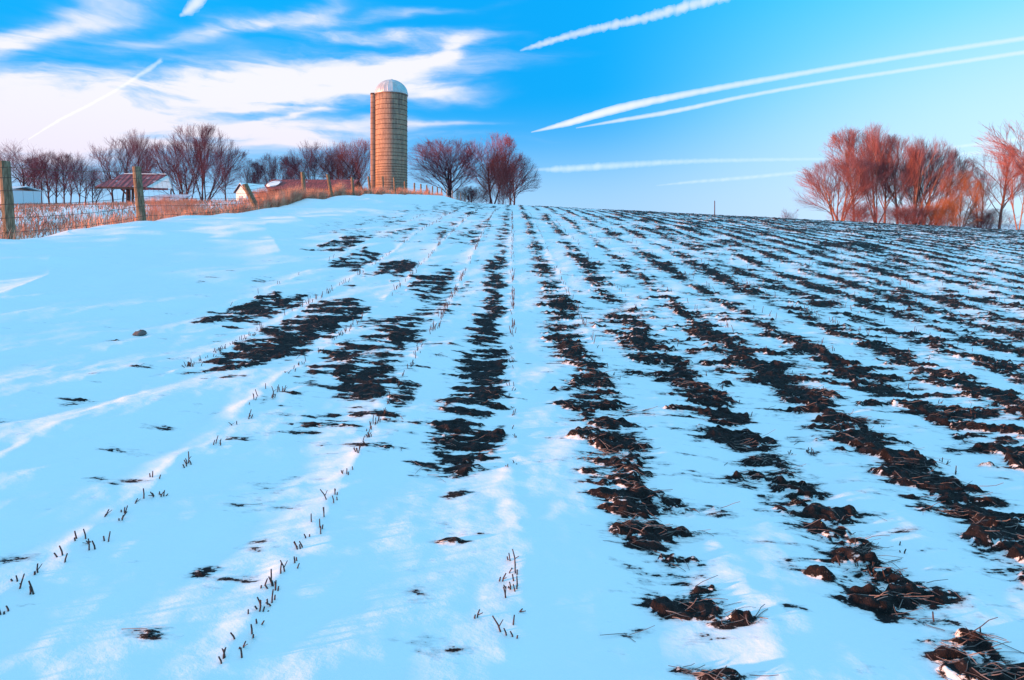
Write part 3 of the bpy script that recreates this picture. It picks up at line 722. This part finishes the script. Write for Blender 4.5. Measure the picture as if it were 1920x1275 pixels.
KINDS = {   # stems, crown ellipsoid (centre height, radius, half height), children per level, angles, length caps
    'oak':   dict(stems=1, tl=.62, r0=.019, cz=.62, rx=.42, rz=.40, k=(11, 7, 6, 6), tmin=(.36, .2, .15, .1), a=((.6, 1.2), (.4, .9), (.35, .8), (.3, .7)), cap=(.42, .24, .14, .085), out=.35, wander=.13, trop=(.03, .02, .01, .0), splay=0),
    'elm':   dict(stems=2, tl=.66, r0=.016, cz=.58, rx=.44, rz=.43, k=(14, 8, 7, 7), tmin=(.3, .2, .15, .1), a=((.6, 1.2), (.4, .9), (.35, .8), (.3, .7)), cap=(.42, .24, .14, .085), out=.35, wander=.11, trop=(.03, .02, .01, .0), splay=.15),
    'tall':  dict(stems=1, tl=.92, r0=.013, cz=.60, rx=.24, rz=.42, k=(20, 7, 6, 6), tmin=(.24, .2, .15, .1), a=((.4, .9), (.3, .7), (.3, .7), (.25, .6)), cap=(.34, .20, .13, .08), out=.25, wander=.07, trop=(.06, .04, .03, .02), splay=0),
    'vase':  dict(stems=7, tl=.86, r0=.0095, cz=.56, rx=.46, rz=.46, k=(8, 6, 6, 5), tmin=(.22, .2, .15, .1), a=((.25, .7), (.25, .6), (.25, .6), (.25, .55)), cap=(.34, .22, .14, .085), out=.3, wander=.05, trop=(.03, .03, .02, .02), splay=.42),
    'wispy': dict(stems=2, tl=.82, r0=.010, cz=.58, rx=.36, rz=.42, k=(11, 7, 5, 5), tmin=(.3, .25, .2, .1), a=((.35, .8), (.3, .7), (.3, .65), (.25, .5)), cap=(.36, .2, .13, .08), out=.3, wander=.08, trop=(.04, .04, .03, .01), splay=.2),
    'brush': dict(stems=26, tl=.80, r0=.0032, cz=.42, rx=.50, rz=.60, k=(6, 5, 4, 3), tmin=(.1, .1, .1, .1), a=((.2, .6), (.2, .6), (.2, .6), (.3, .8)), cap=(.3, .2, .14, .1), out=.2, wander=.08, trop=(.03, .03, .02, .0), splay=.34),
    'willow': dict(stems=4, tl=.82, r0=.009, cz=.52, rx=.36, rz=.50, k=(10, 7, 6, 5), tmin=(.15, .1, .1, .1), a=((.25, .7), (.3, .7), (.3, .7), (.3, .7)), cap=(.32, .2, .14, .09), out=.3, wander=.09, trop=(.04, .02, -.02, -.06), splay=.24),
}
def env_dist(p, S, D):
    q = (S - np.array([0, 0, p['cz']]))/np.array([p['rx'], p['rx'], p['rz']]); e = D/np.array([p['rx'], p['rx'], p['rz']])
    a = (e*e).sum(1); b = (q*e).sum(1); c_ = (q*q).sum(1)-1
    disc = b*b-a*c_
    t = np.where(disc > 0, (-b+np.sqrt(np.maximum(disc, 0)))/a, 0.0)
    az_ = np.arctan2(S[:, 1]+.3*D[:, 1], S[:, 0]+.3*D[:, 0]); hz = S[:, 2]+.3*D[:, 2]
    lobes = .86 + .30*perlin(az_*1.1+p['rx']*31, hz*5, 7) + .26*perlin(az_*2.9, hz*11, 8)
    return np.maximum(t, 0)*np.clip(lobes, .45, 1.25)
def tree_mesh(kind, seed):
    p = KINDS[kind]; rs = np.random.RandomState(seed); m = p['stems']
    S = np.zeros((m, 3))
    if m > 1: S[:, :2] = rs.normal(0, .02 if m < 10 else .13, (m, 2))
    f = rs.uniform(0, 2*math.pi) + np.arange(m)*2.4 + rs.normal(0, .3, m); sp = p['splay']*rs.uniform(.15, 1.25, m)
    D = np.stack([np.cos(f)*np.sin(sp), np.sin(f)*np.sin(sp), np.cos(sp)], 1)
    L = p['tl']*rs.uniform(.85, 1.0, m)
    if m > 1: L = np.minimum(L, .93*np.maximum(env_dist(p, S, D), .3))
    R = np.full(m, p['r0'])*rs.uniform(.7, 1.1, m)
    tv = []; tf = []; cv_ = []; cf_ = []; nt = 0; nc = 0
    for lev in range(5):
        n = (9, 7, 5, 4, 3)[lev]; wd = p['wander']*(.5, .8, .8, .8, .7)[lev]
        Pt, Rr, ds = grow(rs, S, D, L, R, n, wd, 0.02 if lev == 0 else p['trop'][lev-1], .36)
        V, Fc = tubes_np(Pt, np.maximum(Rr, (.001, .0009, .0007, .00052, .00044)[lev]), (8, 6, 4, 3, 3)[lev])
        if lev <= (1 if m < 10 else 0): tv.append(V); tf.append(Fc+nt); nt += len(V)
        else: cv_.append(V); cf_.append(Fc+nc); nc += len(V)
        if lev == 4: break
        S, D, L, R = children(rs, Pt, Rr, ds, L, p['k'][lev], p['tmin'][lev], *p['a'][lev], 1.0, .56 if lev else .58, 0.0)
        o_ = S - np.array([0, 0, .18]); o_ /= np.linalg.norm(o_, axis=1, keepdims=True)+1e-9
        D = D + p['out']*o_; D /= np.linalg.norm(D, axis=1, keepdims=True)
        dist = env_dist(p, S, D)
        L = np.minimum(p['cap'][lev]*rs.uniform(.5, 1.2, len(S)), dist*rs.uniform(.75, 1.35, len(S))+.05*rs.rand(len(S))**2)
        ok = (L > .02) & (rs.rand(len(L)) < (1, .95, .85, .72)[lev])
        S, D, L, R = S[ok], D[ok], L[ok], R[ok]
    tv = np.concatenate(tv); cv_ = np.concatenate(cv_)
    H = np.percentile(cv_[:, 2], 99.3)
    wx = np.percentile(np.abs(cv_[:, 0]), 97); wy = np.percentile(np.abs(cv_[:, 1]), 97)
    sc_ = np.array([1/wx, 1/wy, 1/H])
    return (tv*sc_, np.concatenate(tf), cv_*sc_, np.concatenate(cf_))
cache = {}
def tree(kind, seed, px, d, top, hw, bark, twig, label, name='bare_tree', group=None, lean=0.0, ground_off=-.2, rz=None, roll=0):
    """px foot in the photo, d distance, top photo row of the crown's top, hw crown half width in px"""
    key = (kind, seed, bark.name, twig.name)
    x = at(px, d); g = float(base(np.array([x]), np.array([float(d)]))[0]) + ground_off
    H = zt(top, d) - g; w_ = hw/F*d
    t = thing(name, label, 'tree' if 'tree' in name else 'shrub', (x, d, g), 0, group)
    if key not in cache:
        tv, tf, cvv, cff = tree_mesh(kind, seed)
        a = mesh_np('trunk', tv, tf, bark, t, smooth=True); b = mesh_np('crown', cvv, cff, twig, t)
        cache[key] = (a, b)
    else:
        for q in cache[key]:
            c_ = q.copy(); C.objects.link(c_); c_.parent = t
    t.scale = (w_, w_ if rz is None else w_, H)
    t.rotation_euler = (0, math.radians(lean), rz or 0)
    return t
LB, LT, RB, RT = M_bark_l, M_twig_l, M_bark_r, M_twig_r
g1 = 'row of dark bare oaks at the left behind the farmyard'
row = [(-8, 112, 272, 44, 'oak', 1, 'bare oak cut by the left picture edge'),
       (43, 108, 271, 46, 'oak', 2, 'widest crowned oak, just right of the thick leftmost post'),
       (64, 116, 296, 24, 'tall', 3, 'short slim oak right beside the widest crowned oak'),
       (79, 110, 281, 30, 'oak', 4, 'bare oak third from the thick post in the row'),
       (92, 114, 286, 26, 'tall', 5, 'bare oak with a dark clump in its crown, fourth from the thick post'),
       (107, 111, 284, 28, 'oak', 6, 'bare oak fifth from the thick post in the row'),
       (120, 113, 288, 26, 'tall', 7, 'bare oak sixth from the thick post in the row'),
       (132, 109, 287, 27, 'oak', 8, 'bare oak seventh from the thick post in the row'),
       (148, 112, 289, 26, 'oak', 1, 'bare oak eighth from the thick post in the row'),
       (161, 110, 300, 26, 'oak', 2, 'last dark oak of the row, nearest the pole shed'),
       (176, 118, 318, 26, 'wispy', 9, 'low wispy sapling between the oak row and the pole shed')]
for (px, d, top, hw, kd, sd_, lb) in row: tree(kd, sd_, px, d, top, hw, LB, LT, lb, group=g1)
tree('wispy', 10, 222, 100, 258, 48, LB, LT, 'open wispy tree spreading to the left behind the pole shed roof', lean=-4)
tree('wispy', 11, 249, 102, 272, 34, LB, LT, 'thin bare tree rising behind the middle of the pole shed roof')
tree('wispy', 12, 260, 98, 246, 34, LB, LT, 'tallest thin tree behind the pole shed, beside the tall fence post', lean=2)
tree('vase', 13, 380, 94, 236, 66, LB, M_twig_l, 'big multi stemmed bare tree behind the orange bush')
tree('vase', 14, 350, 98, 262, 58, LB, M_twig_l, 'wide low stems spreading left of the big multi stemmed tree', lean=-6)
tree('oak', 4, 424, 92, 280, 40, LB, LT, 'dark tree on one thin trunk right of the big multi stemmed tree')
tree('wispy', 9, 466, 104, 299, 24, LB, LT, 'small thin tree behind the white shed')
tree('tall', 3, 481, 104, 304, 14, LB, LT, 'slender sapling just right of the thin tree behind the white shed')
tree('vase', 15, 522, 100, 291, 40, LB, LT, 'dark fan shaped tree behind the left end of the long barn')
tree('elm', 31, 598, 98, 268, 48, LB, M_twig_m, 'spreading bare tree behind the left half of the long barn', lean=-8)
tree('elm', 32, 640, 103, 270, 42, LB, M_brush, 'reddish crowned tree behind the right half of the long barn', lean=-5)
tree('elm', 33, 682, 100, 262, 46, LB, M_brush, 'tree with a leaning dark trunk touching the silo on its left', lean=-7)
tree('elm', 16, 848, 112, 262, 72, LB, M_twig_m, 'round crowned bare tree, first to the right of the silo')
tree('elm', 17, 921, 118, 251, 56, LB, M_brush, 'tall open crowned tree above the dense red thicket')
tree('elm', 29, 958, 126, 286, 46, LB, LT, 'dark low tree at the right end of the group beside the silo')
tree('brush', 18, 932, 112, 298, 34, M_brush, M_brush, 'dense red thicket under the tall open crowned tree', name='thicket')
tree('brush', 19, 880, 114, 350, 34, LB, LT, 'low thin brush between the round crowned tree and the red thicket', name='thicket')
g2 = 'bare red lit trees at the right edge of the field'
right = [('vase', 20, 1572, 104, 300, 68, RB, RT, 'leftmost tree of the right grove, its stems fanning left', -7),
         ('tall', 21, 1603, 108, 240, 46, RB, RT, 'tall pale limbed tree, second in the right grove', -2),
         ('vase', 22, 1640, 106, 236, 52, RB, RT, 'tallest dense red tree in the middle of the right grove', 0),
         ('tall', 5, 1658, 112, 252, 34, RB, RT, 'narrow tree close behind the tallest dense red tree', 2),
         ('tall', 23, 1684, 106, 258, 36, RB, RT, 'tree with a dark leaning trunk in the middle of the grove', -4),
         ('vase', 24, 1712, 104, 258, 56, RB, RT, 'broad tree with thick low forks, right of the leaning dark trunk', 2),
         ('wispy', 25, 1752, 108, 288, 54, RB, RT, 'tree bending right over the orange willow', 6),
         ('vase', 14, 1735, 112, 276, 50, RB, M_twig_l, 'darker tree behind the broad forked tree', 4),
         ('willow', 26, 1800, 100, 322, 32, RB, M_twig_o, 'bright orange willow in front of the grove', 0),
         ('brush', 18, 1775, 98, 372, 30, M_twig_o, M_twig_o, 'low orange brush at the foot of the orange willow', 0),
         ('wispy', 10, 1838, 108, 318, 36, RB, RT, 'pinkish thin tree between the orange willow and the right edge trees', 0),
         ('tall', 7, 1873, 102, 272, 44, RB, RT, 'tall bare tree with a purple trunk near the right picture edge', -2),
         ('wispy', 12, 1905, 98, 285, 36, RB, RT, 'forked tree at the right picture edge under the overhanging crown', 3),
         ('wispy', 27, 1990, 90, 192, 92, RB, RT, 'huge tree outside the frame reaching in at the upper right corner', 0),
         ('brush', 28, 1615, 100, 380, 44, M_brush, RT, 'dense undergrowth at the foot of the tall pale limbed tree', 0),
         ('brush', 19, 1690, 100, 384, 50, M_brush, RT, 'dense undergrowth at the foot of the broad forked tree', 0),
         ('brush', 28, 1850, 104, 392, 50, M_brush, RT, 'low undergrowth near the right picture edge', 0),
         ('brush', 18, 1740, 106, 384, 40, M_brush, RT, 'low undergrowth left of the orange willow', 0)]
for (kd, sd_, px, d, top, hw, bk, tw, lb, ln) in right:
    tree(kd, sd_, px, d, top, hw, bk, tw, lb, name='undergrowth' if kd == 'brush' else 'bare_tree', group=None if kd == 'brush' else g2, lean=ln)
tree('oak', 1, 1482, 260, 391, 15, LB, LT, 'tiny faraway tree on the skyline left of the right grove')
# orange bush beside second post
tree('brush', 30, 318, 17.5, 368, 44, M_grass, M_grass, 'bushy orange weed clump right of the second fence post', name='bush')
tree('brush', 31, 352, 19.5, 372, 30, M_weed, M_grass, 'smaller orange weed clump at the right end of the bush', name='bush')
tree('brush', 19, 500, 23.5, 352, 26, M_weed, M_grass, 'tan weed clump just right of the leaning short post', name='bush')
# thin pole on the skyline
d = 250; x = at(1340, d); g = float(base(np.array([x]), np.array([float(d)]))[0])
t = thing('utility_pole', 'thin lone pole standing on the bare skyline', 'pole', (x, d, g-.5))
mb = MB(); mb.tube([(0, 0, 0), (0, 0, zt(377, d)-g+.5)], [.24, .17], 10); mb.build('shaft', M_darkwood, t)
mb = MB(); mb.tube([(0, 0, zt(377, d)-g+.5), (0, 0, zt(377, d)-g+.75)], [.2, .02], 10); mb.build('cap', M_wire, t)
# stone lying on the drift
d = 5.6; x = -3.52
for _ in range(6):
    gg = gz(x, d); d = F*(EYE-gg-0.02)/(624-420); x = at(262, d)
mb = MB(); rr = random.Random(9); pts = []
for i in range(7):
    th = math.pi*i/6
    for j in range(12):
        a = 2*math.pi*j/12; k = 1+rr.uniform(-.12, .12)
        pts.append((.060*math.sin(th)*math.cos(a)*k, .045*math.sin(th)*math.sin(a)*k, .030*math.cos(th)*k + .006*math.cos(a)))
mb.poly(pts, [(i*12+j, i*12+(j+1) % 12, (i+1)*12+(j+1) % 12, (i+1)*12+j) for i in range(6) for j in range(12)])
o = mb.build('stone', M_stone, smooth=True); o.location = (x, d, gg+.012); tag(o, 'lone flat grey stone lying on the smooth snow drift', 'stone')

# ------------------------------------------------------------------ stubble
def stalk_mesh(seed):
    r = random.Random(seed); mb = MB(); h = .045 + .03*r.random(); lx, ly = r.uniform(-.25, .25)*h, r.uniform(-.2, .2)*h
    mb.tube([(0, 0, -.03), (lx*.4, ly*.5, h*.5), (lx, ly, h)], [.0027, .0024, .002], 6)
    if r.random() < .22:
        s = r.choice((-1, 1)); mb.tube([(lx*.4, ly*.4, h*.4), (lx*.4+s*.016, ly*.4+.004, h*.4+.022)], [.002, .0013], 5)
    if r.random() < .4: mb.tube([(.008, .004, -.02), (.012+lx, .008, h*.55)], [.0028, .0024], 5)
    return mb
stalks = []
rs = np.random.RandomState(12)
for k in range(-4, 34):
    xk = .007 + ROW*k
    y = 1.0
    while y < 26:
        y += rs.exponential(.040 if k > -4 else .12)*(1 if y < 9 else 2.2)
        if xk/y > 1.0: continue
        cl_ = perlin(np.array([y*2.2]), np.array([k*7.3]), 41)[0]
        dens = (1.1 if (-3 <= k <= 0) else .38) * (1.0 if y > 3.0 or k < 1 else .5)
        if k == -3 and y < 3.8: dens = .05
        if k == -4 and y < 5.2: dens = 0
        if rs.rand() > dens*(.42+1.0*cl_): continue
        stalks.append((xk+rs.normal(0, .014), y+rs.normal(0, .01), k))
def ground_at(px, py):
    d = 3.0
    for _ in range(25):
        g = gz(at(px, d), d); d = .5*d + .5*F*(EYE-g)/(py-420)
    return at(px, d), d
seen = [(415,1240,2),(460,1213,3),(485,1140,2),(500,1095,3),(515,1105,2),(505,1135,4),(540,1065,4),(565,1030,2),(590,995,3),(597,975,2),(625,935,4),(650,885,3),(668,855,2),(690,820,3),(705,800,3),(720,775,3),(730,757,3),
        (10,1142,2),(60,1085,2),(82,1100,2),(135,1045,1),(158,1010,2),(180,1022,4),(210,960,1),(235,965,4),(263,936,2),(300,930,4),(350,872,4),(405,832,4),(440,795,2),(465,785,3),(510,745,3),(530,732,4),
        (365,687,4),(415,660,3),(475,630,4),(490,618,4),(950,1103,4),(948,1195,1),(900,1150,1),(975,1140,1),(1640,1085,3),(1670,1100,3),(1700,1095,2),(1612,1065,3),(1575,1055,1),(1520,850,4),(1482,850,3),(1745,1160,1),(1850,1200,1),(1700,1030,2),(1925,1010,2)]
extra = []
for (px, py, m_) in seen:
    x0, y0 = ground_at(px, py)
    for q in range(m_): extra.append((x0+rs.normal(0, .014), y0+rs.normal(0, .02), 99))
stalks = [s_ for s_ in stalks if not (s_[1] < 3.3 and -2 <= s_[2] <= 2) or (s_[2] <= 0 and rs.rand() < .85)] + extra
sx_ = np.array([s[0] for s in stalks]); sy_ = np.array([s[1] for s in stalks])
sz_, sb_ = field(sx_, sy_)
order = np.argsort(sy_)
inview = [i for i in order if abs(sx_[i]/sy_[i]) < .88 and (EYE-sz_[i])/sy_[i] < .775]
ind = set(inview[:295])
protos = []
for j in range(10):
    protos.append(None)
cnt = 0
mbs = None
for i in inview[:295]:
    j = cnt % 10; s = .32 + .45*rs.rand()
    if protos[j] is None:
        o = stalk_mesh(j).build('stubble_stalk', M_stub); protos[j] = o
    else:
        o = protos[j].copy(); C.objects.link(o)
    o.location = (sx_[i], sy_[i], sz_[i]-.006); o.rotation_euler = (rs.normal(0, .14), rs.normal(0, .14), rs.uniform(0, 6.28)); o.scale = (1, 1, s)
    tag(o, 'short cut crop stalk standing in the near snow along a planted row', 'stubble', 'cut stalks standing in the nearest rows'); cnt += 1
rest = np.array([i for i in range(len(sx_)) if i not in ind])
n = len(rest); h = rs.uniform(.03, .085, n); S = np.stack([sx_[rest], sy_[rest], sz_[rest]-.02], 1)
D = np.stack([rs.normal(0, .18, n), rs.normal(0, .18, n), np.ones(n)], 1)
Pt, Rr, _ = grow(rs, S, D/np.linalg.norm(D, axis=1, keepdims=True), h+.02, np.full(n, .0032)*(1+np.clip(S[:, 1]-6, 0, 20)*.03), 3, .06, 0, .8)
V, Fc = tubes_np(Pt, Rr, 4)
tag(mesh_np('crop_stubble', V, Fc, M_stub), 'rows of short dark cut stubble running up the snowy field', 'stubble', kind='stuff')
print('stalks', len(stalks))
# loose straw lying on the bare soil
Nn = 60000
Yc = 1.5 + 14*rs.rand(Nn)**1.6; Xc = rs.uniform(-.6, 1, Nn)*(Yc*.95); Xc = np.where(rs.rand(Nn) < .15, rs.uniform(-2.6, 0, Nn), Xc)
zc, bc = field(Xc, Yc)
cn = fbm(Xc/.35, Yc/.35, 201, 2)
keep = (bc > -.22*rs.rand(Nn)**2) & (rs.rand(Nn) < (.25+1.3*np.clip(cn, -.15, 1))*np.where(Xc > .2, 1, .35))
Xc, Yc, zc = Xc[keep], Yc[keep], zc[keep]; n = len(Xc); print('straw', n)
f = np.where(rs.rand(n) < .6, rs.normal(.25, .5, n), rs.uniform(0, math.pi, n)); el_ = np.abs(rs.normal(.06, .16, n))
D = np.stack([np.cos(f)*np.cos(el_), -np.sin(f)*np.cos(el_), np.sin(el_)], 1)
Pt, Rr, _ = grow(rs, np.stack([Xc, Yc, zc+.004], 1), D, rs.uniform(.02, .10, n), rs.uniform(.0007, .0016, n)*(1+Yc*.05), 4, .16, -.04, .7)
zz, _b = field(Pt[:, :, 0].ravel(), Pt[:, :, 1].ravel()); Pt[:, :, 2] = np.maximum(Pt[:, :, 2], zz.reshape(n, 4)+.002)
V, Fc = tubes_np(Pt, Rr, 3)
tag(mesh_np('straw_litter', V, Fc, M_straw), 'loose tangled straw lying on the bare dark soil', 'straw', kind='stuff')

# ------------------------------------------------------------------ contrails (thin ice cloud, real tubes of cloud at altitude)
ALT = 4000.0
def contrail(label, pts, tau, col, seed, lump, stretch=1.0):
    """pts: (px, py, half width in photo px)"""
    m = bpy.data.materials.new('contrail_ice'); m.use_nodes = True; T = NT(m.node_tree); T.n.clear()
    out = T.new('ShaderNodeOutputMaterial'); ab = T.new('ShaderNodeVolumeAbsorption'); em = T.new('ShaderNodeEmission'); ad = T.new('ShaderNodeAddShader')
    P3 = []; R3 = []
    for a in pts:
        px, py, hw = a; u = (px-960)/F; v = (420-py)/F; Yd = ALT/v
        P3.append(np.array([u*Yd, Yd, ALT+EYE])); R3.append(hw/F*Yd)
    P3 = np.array(P3); R3 = np.array(R3)
    n = 260; t = np.linspace(0, len(pts)-1, n)
    # resample evenly in image x
    pxs = np.array([a[0] for a in pts], float); xi = np.linspace(pxs[0], pxs[-1], n)
    py_ = hermite(pxs, [a[1] for a in pts])(xi); hw_ = np.interp(xi, pxs, [a[2] for a in pts])
    rs = np.random.RandomState(seed)
    py_ = py_ + hw_*lump*.5*perlin(xi/16.0, xi*0, seed); 
    Yd = ALT/((420-py_)/F); Cn = np.stack([(xi-960)/F*Yd, Yd, np.full(n, ALT+EYE)], 1); Rd = hw_/F*Yd
    k = 20; th = np.arange(k)*2*math.pi/k
    Tn = np.gradient(Cn, axis=0); Tn /= np.linalg.norm(Tn, axis=1, keepdims=True)
    upv = np.array([0, 0, 1.0]); A = np.cross(Tn, upv); A /= np.linalg.norm(A, axis=1, keepdims=True); B = np.cross(A, Tn)
    ii, jj = np.meshgrid(xi, th, indexing='ij')
    bumpn = 1 + lump*fbm(ii/9.0, np.cos(jj)*1.2+5, seed+1, 3, .6)+lump*.5*perlin(ii/5.0, np.sin(jj)*1.5, seed+3)
    halfs = []
    for part, fr in (('contrail', 1.25), ('inner_veil', .85), ('core', .5)):
     V = Cn[:, None, :] + (A[:, None, :]*np.cos(jj)[..., None] + B[:, None, :]*np.sin(jj)[..., None])*(fr*Rd[:, None]*bumpn)[..., None]
     i = np.arange(n-1)[:, None]*k; j = np.arange(k)[None, :]; j2 = (j+1) % k
     Fq = np.stack([(i+j).ravel(), (i+j2).ravel(), (i+k+j2).ravel(), (i+k+j).ravel()], 1)[:, ::-1]
     me = bpy.data.meshes.new(part)
     faces = [tuple(q) for q in Fq.tolist()] + [tuple(range(k)), tuple((n-1)*k+q for q in range(k))[::-1]]
     me.from_pydata(V.reshape(-1, 3).tolist(), [], faces); me.materials.append(m); me.update()
     dens = tau/(2*float(np.median(Rd))*2.6)*0.55
     ab.inputs['Color'].default_value = (0, 0, 0, 1); ab.inputs['Density'].default_value = dens
     em.inputs[0].default_value = (*col, 1); em.inputs[1].default_value = dens
     T.l.new(ab.outputs[0], ad.inputs[0]); T.l.new(em.outputs[0], ad.inputs[1]); T.l.new(ad.outputs[0], out.inputs['Volume'])
     o = bpy.data.objects.new(part, me); C.objects.link(o)
     if halfs: o.parent = halfs[0]
     halfs.append(o)
    return tag(halfs[0], label, 'contrail', 'contrails crossing the blue sky')
cw = (.50, .51, .53)
contrail('short lumpy contrail running out of the top edge of the photo', [(975, 95, 1.5), (1010, 84, 5), (1100, 58, 6), (1200, 36, 7), (1280, 14, 8), (1400, -20, 9)], 1.4, cw, 3, .55)
contrail('longest and thickest contrail, upper one of the pair on the right', [(996, 248, 1), (1060, 232, 5), (1150, 206, 7), (1300, 174, 5.4), (1500, 138, 4.6), (1700, 105, 4.2), (1960, 66, 4.5)], 1.3, cw, 5, .16)
contrail('thinner contrail just below the longest one', [(1080, 240, 1), (1160, 226, 3.2), (1250, 211, 4), (1400, 180, 3.4), (1560, 152, 3.6), (1700, 131, 3.6), (1960, 92, 4)], 1.1, cw, 7, .16)
contrail('low faint contrail touching the tops of the right grove', [(1000, 318, 2), (1050, 317, 6), (1130, 312, 6), (1280, 303, 4.5), (1400, 300, 3.5), (1560, 298, 2.5)], .45, (.56, .60, .64), 9, .3)
contrail('faintest short contrail lowest above the right skyline', [(1230, 348, 1), (1300, 341, 3), (1400, 333, 3.5), (1530, 320, 3)], .28, (.56, .60, .66), 11, .3)
contrail('pale contrail above the orange willow at far right', [(1770, 277, 2), (1840, 270, 4), (1900, 262, 4), (1960, 254, 4)], .4, (.58, .60, .64), 13, .3)
contrail('pale lower contrail above the trees at the right edge', [(1760, 291, 2), (1830, 287, 4), (1960, 280, 4)], .35, (.58, .60, .64), 15, .3)
contrail('thin contrail slanting down to the left behind the wispy clouds', [(52, 262, 1), (110, 226, 2.2), (180, 190, 2.4), (240, 155, 2.6), (285, 125, 4), (304, 112, 3)], .22, (.6, .6, .63), 17, .6)
contrail('small curled lump of contrail at the top left', [(338, 30, 2), (350, 22, 6), (362, 12, 9), (376, -2, 8), (392, -20, 6)], .8, cw, 19, .5)
